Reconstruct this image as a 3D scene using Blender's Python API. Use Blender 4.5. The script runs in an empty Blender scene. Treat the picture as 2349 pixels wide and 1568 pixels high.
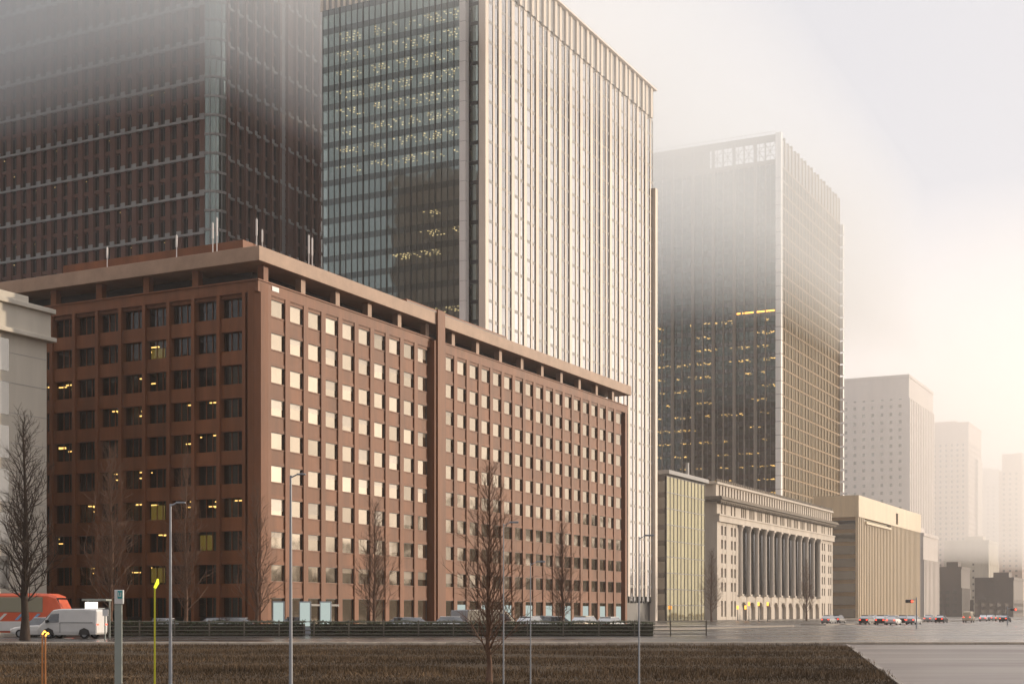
import bpy, math, random
from mathutils import Vector, Matrix
R = math.radians
rnd = random.Random(7)
sc = bpy.context.scene
# ------------------------------------------------------------------ camera, sky, sun, exposure
PX, CU, HV, EYE = 3263.0, 1174.5, 1405.0, 1.9          # focal length in photo pixels, centre column, horizon row
cd = bpy.data.cameras.new('camera'); cam = bpy.data.objects.new('camera', cd)
sc.collection.objects.link(cam); sc.camera = cam
cam.location = (0, 0, EYE); cam.rotation_euler = (R(90), 0, 0)
cd.sensor_width = 36; cd.lens = PX * 36 / 2349; cd.shift_y = (HV - 784) / 2349
cd.clip_start = .5; cd.clip_end = 9000
SUN_AZ, SUN_EL = 69.0, 9.0
w = bpy.data.worlds.new('World'); sc.world = w; w.use_nodes = True
nt = w.node_tree; bg = nt.nodes['Background']
sky = nt.nodes.new('ShaderNodeTexSky'); sky.sky_type = 'NISHITA'; sky.sun_disc = False
sky.sun_elevation = R(SUN_EL); sky.sun_rotation = R(SUN_AZ)
sky.air_density = 1.0; sky.dust_density = 3.0; sky.ozone_density = 1.0
hs = nt.nodes.new('ShaderNodeHueSaturation'); hs.inputs['Saturation'].default_value = .42
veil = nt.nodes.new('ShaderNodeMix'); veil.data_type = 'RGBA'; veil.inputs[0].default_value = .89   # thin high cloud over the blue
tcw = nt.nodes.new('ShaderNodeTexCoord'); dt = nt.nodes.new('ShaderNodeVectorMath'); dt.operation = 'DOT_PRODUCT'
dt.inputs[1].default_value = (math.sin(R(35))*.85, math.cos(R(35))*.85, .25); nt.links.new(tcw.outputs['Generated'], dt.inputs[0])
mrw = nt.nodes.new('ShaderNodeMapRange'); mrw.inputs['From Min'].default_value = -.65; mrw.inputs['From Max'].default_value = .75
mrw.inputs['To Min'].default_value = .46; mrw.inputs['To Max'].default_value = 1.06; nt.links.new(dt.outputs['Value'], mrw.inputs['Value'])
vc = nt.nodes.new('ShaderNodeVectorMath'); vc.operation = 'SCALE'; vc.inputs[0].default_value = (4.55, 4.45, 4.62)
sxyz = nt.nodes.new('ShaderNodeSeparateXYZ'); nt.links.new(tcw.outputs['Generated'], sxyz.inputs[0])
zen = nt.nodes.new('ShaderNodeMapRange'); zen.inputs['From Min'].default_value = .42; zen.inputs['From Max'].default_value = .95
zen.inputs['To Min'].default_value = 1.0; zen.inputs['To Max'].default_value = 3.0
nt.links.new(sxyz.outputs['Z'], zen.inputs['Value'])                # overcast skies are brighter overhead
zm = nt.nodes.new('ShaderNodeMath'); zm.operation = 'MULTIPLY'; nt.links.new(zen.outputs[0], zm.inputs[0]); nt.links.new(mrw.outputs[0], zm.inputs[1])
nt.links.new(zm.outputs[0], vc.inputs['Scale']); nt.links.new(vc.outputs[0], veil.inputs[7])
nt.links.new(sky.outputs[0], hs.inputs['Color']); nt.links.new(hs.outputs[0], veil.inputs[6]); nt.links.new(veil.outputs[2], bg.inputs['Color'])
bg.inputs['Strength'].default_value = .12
sd = bpy.data.lights.new('sun', 'SUN'); sd.energy = 2.9; sd.angle = R(.6); sd.color = (1, .83, .64)
so = bpy.data.objects.new('sun', sd); sc.collection.objects.link(so)
SUND = Vector((math.sin(R(SUN_AZ)) * math.cos(R(SUN_EL)), math.cos(R(SUN_AZ)) * math.cos(R(SUN_EL)), math.sin(R(SUN_EL))))
so.rotation_euler = SUND.to_track_quat('Z', 'Y').to_euler(); so.location = (60, 40, 200)
sc.view_settings.view_transform = 'Standard'; sc.view_settings.look = 'None'
sc.view_settings.exposure = 0.52; sc.view_settings.gamma = 1
cy = sc.cycles
cy.max_bounces = 26; cy.diffuse_bounces = 3; cy.glossy_bounces = 3; cy.transmission_bounces = 2
cy.transparent_max_bounces = 8; cy.volume_bounces = 24; cy.use_denoising = True
cy.sample_clamp_indirect = 6; cy.caustics_reflective = False; cy.caustics_refractive = False

# ------------------------------------------------------------------ helpers
TH = math.atan2(2818 - CU, PX); STREET = (math.sin(TH), math.cos(TH)); ROT = math.pi / 2 - TH   # street direction
def at(u, Y, v=None):
    return Vector(((u - CU) / PX * Y, Y, 0 if v is None else EYE + (HV - v) * Y / PX))
class MB:
    def __init__(s): s.v = []; s.f = []; s.m = []
    def quad(s, a, b, c, d, mi=0):
        n = len(s.v); s.v += [tuple(a), tuple(b), tuple(c), tuple(d)]; s.f.append((n, n+1, n+2, n+3)); s.m.append(mi)
    def box(s, x0, y0, z0, x1, y1, z1, mi=0):
        n = len(s.v)
        s.v += [(x0,y0,z0),(x1,y0,z0),(x1,y1,z0),(x0,y1,z0),(x0,y0,z1),(x1,y0,z1),(x1,y1,z1),(x0,y1,z1)]
        for q in ((0,3,2,1),(4,5,6,7),(0,1,5,4),(1,2,6,5),(2,3,7,6),(3,0,4,7)):
            s.f.append(tuple(n + i for i in q)); s.m.append(mi)
        return s
    def prism(s, poly, z0, z1, mi=0):                       # polygon in xy (ccw), extruded in z
        n = len(s.v); k = len(poly)
        s.v += [(x, y, z0) for x, y in poly] + [(x, y, z1) for x, y in poly]
        s.f.append(tuple(n + i for i in reversed(range(k)))); s.m.append(mi)
        s.f.append(tuple(n + k + i for i in range(k))); s.m.append(mi)
        for i in range(k):
            j = (i + 1) % k; s.f.append((n+i, n+j, n+k+j, n+k+i)); s.m.append(mi)
        return s
    def tube(s, p, q, r0, r1=None, k=8, mi=0, cap=True):
        p, q = Vector(p), Vector(q); r1 = r0 if r1 is None else r1
        d = (q - p).normalized(); a = d.orthogonal().normalized(); b = d.cross(a); n = len(s.v)
        for c, r in ((p, r0), (q, r1)):
            for i in range(k):
                t = 2 * math.pi * i / k; s.v.append(tuple(c + (a * math.cos(t) + b * math.sin(t)) * r))
        for i in range(k):
            j = (i + 1) % k; s.f.append((n+i, n+j, n+k+j, n+k+i)); s.m.append(mi)
        if cap:
            s.f.append(tuple(n + i for i in reversed(range(k)))); s.m.append(mi)
            s.f.append(tuple(n + k + i for i in range(k))); s.m.append(mi)
        return s
    def loft(s, rings, mi=0, closed=True):                  # rings of equal point count, capped
        n = len(s.v); k = len(rings[0])
        for r in rings: s.v += [tuple(p) for p in r]
        for a in range(len(rings) - 1):
            for i in range(k):
                j = (i + 1) % k; s.f.append((n+a*k+i, n+a*k+j, n+(a+1)*k+j, n+(a+1)*k+i)); s.m.append(mi)
        s.f.append(tuple(n + i for i in reversed(range(k)))); s.m.append(mi)
        e = n + (len(rings)-1)*k; s.f.append(tuple(e + i for i in range(k))); s.m.append(mi)
        return s
    def mesh(s, name, mats, smooth=False):
        me = bpy.data.meshes.new(name); me.from_pydata(s.v, [], s.f)
        for m in (mats if isinstance(mats, (list, tuple)) else [mats]): me.materials.append(m)
        me.polygons.foreach_set('material_index', s.m)
        if smooth: me.polygons.foreach_set('use_smooth', [True] * len(s.f))
        me.update(); return me
    def build(s, name, mats, parent=None, smooth=False, bevel=0):
        o = bpy.data.objects.new(name, s.mesh(name, mats, smooth)); sc.collection.objects.link(o)
        if parent: o.parent = parent
        if bevel:
            b = o.modifiers.new('bevel', 'BEVEL'); b.width = bevel; b.segments = 2; b.limit_method = 'ANGLE'
        return o
def link(me, name, parent=None, loc=(0,0,0), rz=0):
    o = bpy.data.objects.new(name, me); sc.collection.objects.link(o); o.parent = parent
    o.location = loc; o.rotation_euler = (0, 0, rz); return o
def tag(o, label=None, cat=None, group=None, kind=None):
    if label: o['label'] = label
    if cat: o['category'] = cat
    if group: o['group'] = group
    if kind: o['kind'] = kind
    return o
def thing(name, label, cat, loc=(0,0,0), rz=0, group=None):
    o = bpy.data.objects.new(name, None); sc.collection.objects.link(o)
    o.location = loc; o.rotation_euler = (0, 0, rz); o.empty_display_size = .5
    return tag(o, label, cat, group)
def copy_tree(o, parent=None):
    c = o.copy(); sc.collection.objects.link(c); c.parent = parent
    for ch in list(o.children): copy_tree(ch, c)
    return c

# ------------------------------------------------------------------ materials
MATS = {}
def N(t, kind, **kw):
    n = t.nodes.new('ShaderNode' + kind)
    for k, v in kw.items(): setattr(n, k, v)
    return n
def mat(name, col, rough=.7, spec=.4, metal=0, var=.18, scale=.6, stretch=(1,1,1), island=0, bump=0, bscale=None):
    """Painted / stone / metal surface: base colour broken up by two noises and, if asked, per-piece variation."""
    m = bpy.data.materials.new(name); m.use_nodes = True; t = m.node_tree; b = t.nodes['Principled BSDF']
    b.inputs['Roughness'].default_value = rough; b.inputs['Metallic'].default_value = metal
    b.inputs['Specular IOR Level'].default_value = spec
    tc = N(t, 'TexCoord'); mp = N(t, 'Mapping'); mp.inputs['Scale'].default_value = stretch
    t.links.new(tc.outputs['Object'], mp.inputs['Vector'])
    n1 = N(t, 'TexNoise'); n1.inputs['Scale'].default_value = scale; n1.inputs['Detail'].default_value = 6
    n1.inputs['Roughness'].default_value = .65; t.links.new(mp.outputs[0], n1.inputs['Vector'])
    mr = N(t, 'MapRange'); mr.inputs['From Min'].default_value = .3; mr.inputs['From Max'].default_value = .7
    mr.inputs['To Min'].default_value = 1 - var; mr.inputs['To Max'].default_value = 1 + var
    t.links.new(n1.outputs['Fac'], mr.inputs['Value']); val = mr.outputs[0]
    if island:
        g = N(t, 'NewGeometry'); m2 = N(t, 'MapRange'); m2.inputs['To Min'].default_value = 1 - island; m2.inputs['To Max'].default_value = 1 + island
        t.links.new(g.outputs['Random Per Island'], m2.inputs['Value'])
        mu = N(t, 'Math', operation='MULTIPLY'); t.links.new(val, mu.inputs[0]); t.links.new(m2.outputs[0], mu.inputs[1]); val = mu.outputs[0]
    vm = N(t, 'VectorMath', operation='SCALE'); vm.inputs[0].default_value = col; t.links.new(val, vm.inputs['Scale'])
    t.links.new(vm.outputs[0], b.inputs['Base Color'])
    if bump:
        n2 = N(t, 'TexNoise'); n2.inputs['Scale'].default_value = bscale or scale * 6; n2.inputs['Detail'].default_value = 4
        t.links.new(mp.outputs[0], n2.inputs['Vector'])
        bp = N(t, 'Bump'); bp.inputs['Strength'].default_value = bump; bp.inputs['Distance'].default_value = .05
        t.links.new(n2.outputs['Fac'], bp.inputs['Height']); t.links.new(bp.outputs[0], b.inputs['Normal'])
    MATS[name] = m; return m
def glass(name, inner, refl=.5, tint=(.9,.95,.95), rough=.03, see=0.0, island=.25, wave=.06):
    """Window glass: reflective coating over a dark interior, or over a real room when see > 0; panes ripple and differ a little."""
    m = bpy.data.materials.new(name); m.use_nodes = True; t = m.node_tree; t.nodes.clear()
    out = N(t, 'OutputMaterial'); gl = N(t, 'BsdfGlossy'); gl.inputs['Color'].default_value = (*tint, 1); gl.inputs['Roughness'].default_value = rough
    df = N(t, 'BsdfDiffuse'); g = N(t, 'NewGeometry')
    mr = N(t, 'MapRange'); mr.inputs['To Min'].default_value = 1 - island; mr.inputs['To Max'].default_value = 1 + island
    t.links.new(g.outputs['Random Per Island'], mr.inputs['Value'])
    oi = N(t, 'ObjectInfo'); m3 = N(t, 'MapRange'); m3.inputs['To Min'].default_value = 1 - island; m3.inputs['To Max'].default_value = 1 + island
    t.links.new(oi.outputs['Random'], m3.inputs['Value'])
    mu = N(t, 'Math', operation='MULTIPLY'); t.links.new(mr.outputs[0], mu.inputs[0]); t.links.new(m3.outputs[0], mu.inputs[1])
    vm = N(t, 'VectorMath', operation='SCALE'); vm.inputs[0].default_value = inner
    t.links.new(mu.outputs[0], vm.inputs['Scale']); t.links.new(vm.outputs[0], df.inputs['Color'])
    m5 = N(t, 'MapRange'); m5.inputs['To Min'].default_value = .58; m5.inputs['To Max'].default_value = 1.0
    t.links.new(oi.outputs['Random'], m5.inputs['Value']); vg = N(t, 'VectorMath', operation='SCALE'); vg.inputs[0].default_value = tint
    m6 = N(t, 'MapRange'); m6.inputs['To Min'].default_value = .85; m6.inputs['To Max'].default_value = 1.0
    t.links.new(g.outputs['Random Per Island'], m6.inputs['Value'])
    m7 = N(t, 'Math', operation='MULTIPLY'); t.links.new(m5.outputs[0], m7.inputs[0]); t.links.new(m6.outputs[0], m7.inputs[1])
    t.links.new(m7.outputs[0], vg.inputs['Scale']); t.links.new(vg.outputs[0], gl.inputs['Color'])
    base = df.outputs[0]
    if see:
        tr = N(t, 'BsdfTransparent'); tr.inputs['Color'].default_value = (.55, .62, .6, 1)
        ms = N(t, 'MixShader'); ms.inputs[0].default_value = see
        t.links.new(base, ms.inputs[1]); t.links.new(tr.outputs[0], ms.inputs[2]); base = ms.outputs[0]
    if wave:
        n2 = N(t, 'TexNoise'); n2.inputs['Scale'].default_value = .35; n2.inputs['Detail'].default_value = 1
        t.links.new(g.outputs['Position'], n2.inputs['Vector'])
        bp = N(t, 'Bump'); bp.inputs['Strength'].default_value = wave; bp.inputs['Distance'].default_value = .3
        t.links.new(n2.outputs['Fac'], bp.inputs['Height']); t.links.new(bp.outputs[0], gl.inputs['Normal'])
    lw = N(t, 'LayerWeight'); lw.inputs['Blend'].default_value = .35
    m4 = N(t, 'MapRange'); m4.inputs['To Min'].default_value = refl; m4.inputs['To Max'].default_value = min(1, refl + .35)
    t.links.new(lw.outputs['Facing'], m4.inputs['Value'])
    mx = N(t, 'MixShader'); t.links.new(m4.outputs[0], mx.inputs[0]); t.links.new(base, mx.inputs[1]); t.links.new(gl.outputs[0], mx.inputs[2])
    t.links.new(mx.outputs[0], out.inputs['Surface']); MATS[name] = m; return m
def glow(name, col, s):
    m = bpy.data.materials.new(name); m.use_nodes = True; t = m.node_tree; t.nodes.clear()
    o = N(t, 'OutputMaterial'); e = N(t, 'Emission'); e.inputs[0].default_value = (*col, 1)
    g = N(t, 'NewGeometry'); mr = N(t, 'MapRange'); mr.inputs['To Min'].default_value = s * .45; mr.inputs['To Max'].default_value = s * 1.4
    t.links.new(g.outputs['Random Per Island'], mr.inputs['Value']); t.links.new(mr.outputs[0], e.inputs[1])
    t.links.new(e.outputs[0], o.inputs[0])
    m.cycles.emission_sampling = 'NONE'; MATS[name] = m; return m
def volume(name, col, dens, aniso):
    m = bpy.data.materials.new(name); m.use_nodes = True; t = m.node_tree; t.nodes.clear()
    o = N(t, 'OutputMaterial'); v = N(t, 'VolumePrincipled'); v.inputs['Color'].default_value = (*col, 1)
    v.inputs['Density'].default_value = dens; v.inputs['Anisotropy'].default_value = aniso
    t.links.new(v.outputs[0], o.inputs['Volume']); return m
STR = (1, 1, .15)                                            # streaks run down the walls
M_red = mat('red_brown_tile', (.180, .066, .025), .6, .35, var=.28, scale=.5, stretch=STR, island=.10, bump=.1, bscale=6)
M_redlit = mat('sunlit_red_tile', (.36, .235, .16), .6, .35, var=.15, scale=.6)  # lighter copy of the red tile, sunlight put into its colour
M_dark = mat('dark_metal', (.035, .032, .03), .45, .5, var=.2)
M_mull = mat('bronze_mullion', (.06, .05, .042), .4, .5, var=.15)
M_brick = mat('brown_brick', (.135, .062, .042), .7, .3, var=.2, scale=.5, stretch=STR)
M_bandg = mat('grey_band', (.30, .29, .28), .6, .3, var=.12)
M_pier = mat('beige_pier', (.70, .60, .50), .55, .35, var=.10, scale=.35, stretch=STR)
M_white = mat('white_panel', (.74, .70, .66), .5, .4, var=.08, scale=.4, stretch=STR)
M_fin = mat('bronze_fin', (.30, .20, .105), .65, .2, var=.15, scale=.3, stretch=STR)
M_stone = mat('pale_stone', (.56, .49, .41), .75, .3, var=.14, scale=.35, stretch=STR, bump=.1, bscale=3)
M_wstone = mat('cream_stone', (.50, .45, .37), .75, .3, var=.12, scale=.3, stretch=STR, bump=.1, bscale=3)
M_gfin = mat('golden_fin', (.60, .47, .31), .5, .4, var=.12, scale=.3, stretch=STR)
M_pale = mat('pale_cladding', (.56, .50, .46), .6, .3, var=.08, scale=.2, stretch=STR)
M_pink = mat('pinkish_cladding', (.52, .42, .36), .6, .3, var=.08, scale=.2, stretch=STR)
M_room = mat('room_surfaces', (.10, .08, .055), .8, .2, var=.2, scale=.3, island=.3)
M_rooft = mat('roof_felt', (.16, .14, .125), .85, .2, var=.2)
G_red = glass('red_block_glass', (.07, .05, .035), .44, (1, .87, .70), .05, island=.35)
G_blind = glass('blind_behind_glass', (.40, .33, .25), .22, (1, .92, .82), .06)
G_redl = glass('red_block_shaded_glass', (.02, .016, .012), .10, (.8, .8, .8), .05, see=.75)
G_brown = glass('brown_tower_glass', (.022, .020, .018), .16, (.85, .9, .9), .05)
G_teal = glass('teal_glass', (.035, .045, .040), .48, (.84, .98, .92), .04, see=.55)
G_t2 = glass('bright_tower_glass', (.05, .045, .04), .70, (1, .97, .94), .05)
G_slate = glass('slate_glass', (.02, .022, .02), .20, (.78, .95, .92), .05, see=.72)
G_gold = glass('bronze_glass', (.05, .04, .018), .22, (1, .88, .66), .06)
G_green = glass('green_glass', (.09, .08, .04), .52, (1, .90, .60), .03, wave=.05)
G_dark = glass('dark_glass', (.025, .022, .02), .2, (.9, .9, .9), .05)
G_far = glass('far_glass', (.12, .10, .09), .25, (1, .95, .9), .08)
L_warm = glow('warm_lamp', (1, .52, .15), 3.6)
L_cool = glow('pale_lamp', (1, .70, .32), 3.2)
L_dim = glow('dim_lamp', (1, .66, .25), .7)
L_amber = glow('amber_lamp', (1, .40, .06), 3.0)
L_red = glow('red_lamp', (1, .06, .03), 4.0)
L_white = glow('white_lamp', (1, .93, .8), 3.0)
L_yellow = glow('yellow_green_lamp', (.80, .85, .05), 1.0)
L_room = glow('lit_room', (.9, .55, .10), .22)
L_panel = glow('lit_panel', (.80, .92, .85), .42)

# ------------------------------------------------------------------ ground
def ground_mat(name, col, rlo, rhi, scale, stretch, var, spec=.5):
    m = mat(name, col, .3, spec, var=var, scale=scale, stretch=stretch, bump=.004, bscale=1.2)
    t = m.node_tree; b = t.nodes['Principled BSDF']
    tc = N(t, 'TexCoord'); mp = N(t, 'Mapping'); mp.inputs['Scale'].default_value = (.05, .16, 1); t.links.new(tc.outputs['Object'], mp.inputs[0])
    n = N(t, 'TexNoise'); n.inputs['Scale'].default_value = 1; n.inputs['Detail'].default_value = 5; t.links.new(mp.outputs[0], n.inputs['Vector'])
    r = N(t, 'MapRange'); r.inputs['From Min'].default_value = .35; r.inputs['From Max'].default_value = .65
    r.inputs['To Min'].default_value = rlo; r.inputs['To Max'].default_value = rhi
    t.links.new(n.outputs['Fac'], r.inputs['Value']); t.links.new(r.outputs[0], b.inputs['Roughness']); return m
M_plaza = ground_mat('damp_brown_paving', (.075, .046, .029), .28, .46, 1.2, (.25, 1, 1), .06)
M_road = ground_mat('damp_asphalt', (.055, .048, .043), .17, .36, .8, (.3, 1, 1), .25)
M_soil = mat('brown_earth', (.08, .055, .035), .9, .2, var=.3, scale=.3)
M_pave = mat('pavement_slabs', (.20, .165, .13), .6, .4, var=.2, scale=1)
M_kerb = mat('kerb_stone', (.50, .42, .33), .8, .3, var=.25, scale=2, island=.15)
g = MB(); g.quad((-4000,-500,0),(4000,-500,0),(4000,7000,0),(-4000,7000,0)); tag(g.build('ground', M_soil), kind='structure')
g = MB(); g.quad((-160,-40,.004),(160,-40,.004),(160,86,.004),(-160,86,.004)); tag(g.build('plaza', M_plaza), kind='structure')
g = MB(); g.quad((-260,88,.004),(40,88,.004),(752,1500,.004),(-260,1500,.004)); tag(g.build('road', M_road), kind='structure')
g = MB()
for i in range(-55, 60): g.box(i*2+.01, 86, 0, i*2+1.99, 86.45, .15)
g.box(-120, 86.45, 0, 120, 88.0, .12)
tag(g.build('kerb', M_kerb, bevel=.02), kind='structure')
M_line = mat('road_paint', (.62, .58, .52), .6, .3, var=.25, scale=3)
g = MB()
for i in range(40): g.quad((-60+i*5, 104, .008), (-57.2+i*5, 104, .008), (-57.2+i*5, 104.2, .008), (-60+i*5, 104.2, .008))
g.quad((-120, 91, .008), (120, 91, .008), (120, 91.18, .008), (-120, 91.18, .008))
tag(g.build('road_markings', M_line), kind='structure')

M_lawn = mat('lawn_earth', (.060, .042, .026), .95, .1, var=.35, scale=.6, bump=.4, bscale=8)
M_grass = mat('dry_grass', (.11, .072, .040), .85, .15, var=.6, scale=.16, island=.5)
LX0, LX1 = -30.0, lambda y: 9.4 + (y - 34) * .205
g = MB(); g.quad((LX0-20, 22, .03), (LX1(22), 22, .03), (LX1(83), 83, .03), (LX0-20, 83, .03)); tag(g.build('lawn', M_lawn), kind='structure')
g = MB()
for i in range(61): y = 22 + i; g.prism([(LX1(y)+.02, y), (LX1(y)+.20, y), (LX1(y+.98)+.20, y+.98), (LX1(y+.98)+.02, y+.98)], 0, .09)
tag(g.build('lawn_edging', M_pave), kind='structure')
gr = random.Random(21); g = MB()
for i in range(130000):
    y = 34 + 49*gr.random()**1.25; x = gr.uniform(-.37*y-1, LX1(y)+.12)
    if math.sin(x*.35+2*math.sin(y*.11))*math.sin(y*.23+x*.06) > .72 and gr.random() < .75: continue
    h = gr.uniform(.04, .13)*(1+.5*math.sin(y*.6+x*.1)); a = gr.uniform(0, math.pi); wd = gr.uniform(.008, .02); cx, sx = math.cos(a)*wd, math.sin(a)*wd
    lx, ly = gr.gauss(0, .04), gr.gauss(0, .03)
    g.quad((x-cx, y-sx, .02), (x+cx, y+sx, .02), (x+lx+cx*.2, y+ly+sx*.2, .03+h), (x+lx-cx*.2, y+ly-sx*.2, .03+h))
tag(g.build('grass', M_grass), 'short dry brown winter grass of the lawn', 'grass', kind='stuff')

# ------------------------------------------------------------------ buildings (local x runs along the street, local y runs back along the cross street)
def lamps(root, spots, m, size=(.5, .9), name='ceiling_lamp'):
    """Ceiling lamps hung under slabs: up to 100 as parts, the rest as one."""
    sx, sy = size
    def lm(b, x, y, z): b.box(x-sx/2, y-sy/2, z-.10, x+sx/2, y+sy/2, z)
    for (x, y, z) in spots[:95]:
        b = MB(); lm(b, 0, 0, 0); o = b.build(name, m, root); o.location = (x, y, z)
    if spots[95:]:
        b = MB()
        for p in spots[95:]: lm(b, *p)
        tag(b.build(name, m, root), kind='stuff')

def red_block():
    c = at(592, 135); t = thing('office_block', 'red brown tiled office block with deep window grid and flat overhanging roof', 'office building', c, ROT)
    BAY, FL, PW = 3.08, 3.19, .78
    zt = [32.1 - FL*k for k in range(10)]; LX, LY = 93.0, 70.0
    # shell: solid behind the street face, open rooms behind the shaded face
    b = MB(); b.box(6, .95, 0, LX, LY, 33.4); b.box(.5, .95, 33.0, 6, LY, 33.4)
    b.box(3.0, 3.0, 33.4, LX-2, LY-2, 35.2, 1)                      # set-back attic behind the open gallery
    b.build('wall', [M_red, M_dark], t)
    b = MB()
    for k in range(11):
        z = 33.0 - FL*k
        if z > .5: b.box(.75, 1.0, z-.35, 5.9, LY, z-.02)
    for j in range(1, 23, 2): b.box(1.2, 1.7+j*BAY-.08, .2, 5.9, 1.7+j*BAY+.08, 32.6)
    b.box(5.8, .97, 0, 5.95, LY, 33); b.build('room', M_room, t)
    b = MB(); b.box(-.5, -.5, 35.2, LX+.3, LY, 36.6); b.box(1.5, 1.5, 36.6, LX-2, LY-2, 37.2)
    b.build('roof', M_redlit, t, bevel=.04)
    b = MB(); b.box(5.5, 6, 37.2, 30, 30, 39.3); b.box(34, 4, 37.2, 60, 14, 38.8)
    for i in range(7): b.box(34, 3.95, 37.3+i*.2, 60, 4, 37.38+i*.2, 1)
    b.build('plant_room', [M_red, M_dark], t)
    for x, y, hh in ((2.7, 2.2, 4.2), (3.6, 2.2, 3.2), (11.5, 2.2, 4.8), (12.1, 2.2, 4.6), (1.4, 6, 4.5), (1.4, 6.5, 4.0), (1.4, 11, 3.2), (1.4, 20, 3)):
        b = MB(); b.tube((x, y, 36.5), (x, y, 36.7+hh*.85), .05, .04, 8); b.tube((x, y, 36.9+hh*.4), (x, y, 36.6+hh*.85), .09, k=8); b.build('antenna', M_white, t)
    # parapet under the gallery, and gallery posts
    b = MB(); b.box(.02, .02, 32.45, LX, .95, 33.5); b.box(.02, .95, 32.45, .95, LY, 33.5)
    b.box(-.1, -.1, 33.5, LX, 1.0, 33.62); b.box(-.1, 1.0, 33.5, 1.0, LY, 33.62); b.build('parapet', M_red, t)
    for i in range(15):
        x = 1.2 + i*2*BAY
        b = MB(); b.box(x, .25, 33.62, x+.75, .95, 35.2); b.build('gallery_post', M_redlit if i else M_red, t)  # street-side posts take the sunlit copy of the tile colour
    for j in range(1, 12):
        y = 1.2 + j*2*BAY
        b = MB(); b.box(.25, y, 33.62, .95, y+.75, 35.2); b.build('gallery_post', M_red, t)
    # chamfered corner pier, section shaft
    b = MB(); b.prism([(-.12, 1.15), (.0, .45), (.45, 0), (1.45, -.12), (1.45, 1.15)], 0, 33.3); b.build('corner_pier', M_red, t)
    b = MB(); b.box(32.65, -.55, 0, 35.3, .9, 33.3); b.box(33.1, -.75, 0, 34.8, -.55, 36.9); b.build('stair_shaft', M_red, t)
    xs = [1.7 + BAY*i for i in range(10)] + [35.6 + BAY*i for i in range(18)]
    # street face: a pier between bays, spandrels set back between piers, then windows
    for x in xs + [LX-.6]:
        b = MB(); b.box(x-PW/2 if x > 2 else 1.46, 0, 0, x+PW/2, .94, 32.5); b.build('pier', M_red, t)
    b = MB()
    for x in xs:
        for k, z in enumerate(zt):
            x0, x1 = x+PW/2, x+BAY-PW/2
            b.box(x0, .14, z, x1, .94, (zt[k-1]-1.65 if k else 32.45)); b.box(x0, .08, z-.02, x1, .14, z+.28)
            b.box(x0, .08, (zt[k-1]-1.72 if k else 32.3), x1, .14, (zt[k-1]-1.60 if k else 32.44))
        b.box(x+PW/2, .14, 0, x+BAY-PW/2, .94, .3)
    b.build('spandrel', M_red, t)
    ww = BAY-PW
    def frame(b, w_, h, ox=0, oz=0, oy=0):
        for a in ((0,0,.07,h), (w_-.07,0,w_,h), (.07,0,w_-.07,.07), (.07,h-.07,w_-.07,h)): b.box(ox+a[0], oy, oz+a[1], ox+a[2], oy+.08, oz+a[3])
    fm = MB(); frame(fm, ww, 1.65); fme = fm.mesh('window', M_mull)
    pm = MB(); pm.quad((.07,.05,.07), (ww-.07,.05,.07), (ww-.07,.05,1.58), (.07,.05,1.58)); pme = pm.mesh('pane', G_red)
    pvar = [pme, pme, pme, pme]
    for hb in (.45, .8, 1.1):
        pb = MB(); pb.quad((.07,.05,.07), (ww-.07,.05,.07), (ww-.07,.05,1.58-hb), (.07,.05,1.58-hb)); pb.quad((.07,.05,1.58-hb), (ww-.07,.05,1.58-hb), (ww-.07,.05,1.58), (.07,.05,1.58), 1)
        pvar.append(pb.mesh('pane', [G_red, G_blind]))
    rest = MB(); n = 0
    for x in xs:
        for k, z in enumerate(zt):
            h = 1.65 if k < 9 else z-.3
            if n < 100 and k < 9:
                o = link(fme, 'window', t, (x+PW/2, .19, z-1.65)); link(rnd.choice(pvar), 'pane', o); n += 1
            else:
                frame(rest, ww, h, x+PW/2, z-h, .19)
                rest.quad((x+PW/2+.07,.24,z-h+.07), (x+PW/2+ww-.07,.24,z-h+.07), (x+PW/2+ww-.07,.24,z-.07), (x+PW/2+.07,.24,z-.07), 1)
    tag(rest.build('window', [M_mull, G_red], t), kind='stuff')
    # shop glazing at the foot of the street face
    for i in range(11, 28, 2):
        b = MB(); b.box(xs[i]+PW/2+.1, .12, .4, xs[i]+PW/2+ww-.1, .18, 2.9); b.build('shop_window', L_panel, t)
    b = MB(); b.box(xs[2]+.5, -.3, 2.6, xs[3]+2.4, .28, 2.8); b.build('door_canopy', M_dark, t)
    b = MB(); b.box(2.2, -.03, 32.9, 3.3, .02, 33.35); b.build('wall_plate', M_white, t)
    # shaded face
    ys = [1.7 + BAY*j for j in range(22)]
    for y in ys:
        b = MB(); b.box(0, y-PW/2+.2, 0, .94, y+PW/2-.2, 32.45); b.build('pier', M_red, t)
    b = MB(); gl = MB()
    for y in ys:
        y0, y1 = y+PW/2-.2, y+BAY-PW/2+.2
        for k, z in enumerate(zt):
            b.box(.30, y0, z, .90, y1, (zt[k-1]-1.85 if k else 32.45))
            gl.quad((.74, y1, z-1.85), (.74, y0, z-1.85), (.74, y0, z), (.74, y1, z))
            for f in (.36, .64): b.box(.66, y0+(y1-y0)*f-.04, z-1.85, .73, y0+(y1-y0)*f+.04, z)
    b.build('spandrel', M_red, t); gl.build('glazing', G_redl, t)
    sp = []
    lit = {1: [10, 4], 2: [4, 7, 8], 3: [2, 4, 5, 1], 4: [7, 8, 9, 1, 2], 5: [4, 11, 5], 6: [0, 1, 2, 4, 5, 6, 1], 7: [3, 8], 8: [4, 6, 7]}
    for k, js in lit.items():
        for j in js:
            for q in range(rnd.choice((1, 2, 2, 3))):
                sp.append((1.3+rnd.random()*1.9, ys[j]+.8+rnd.random()*1.6, zt[k]-.05-rnd.choice((0, 0, .5))))
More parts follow.
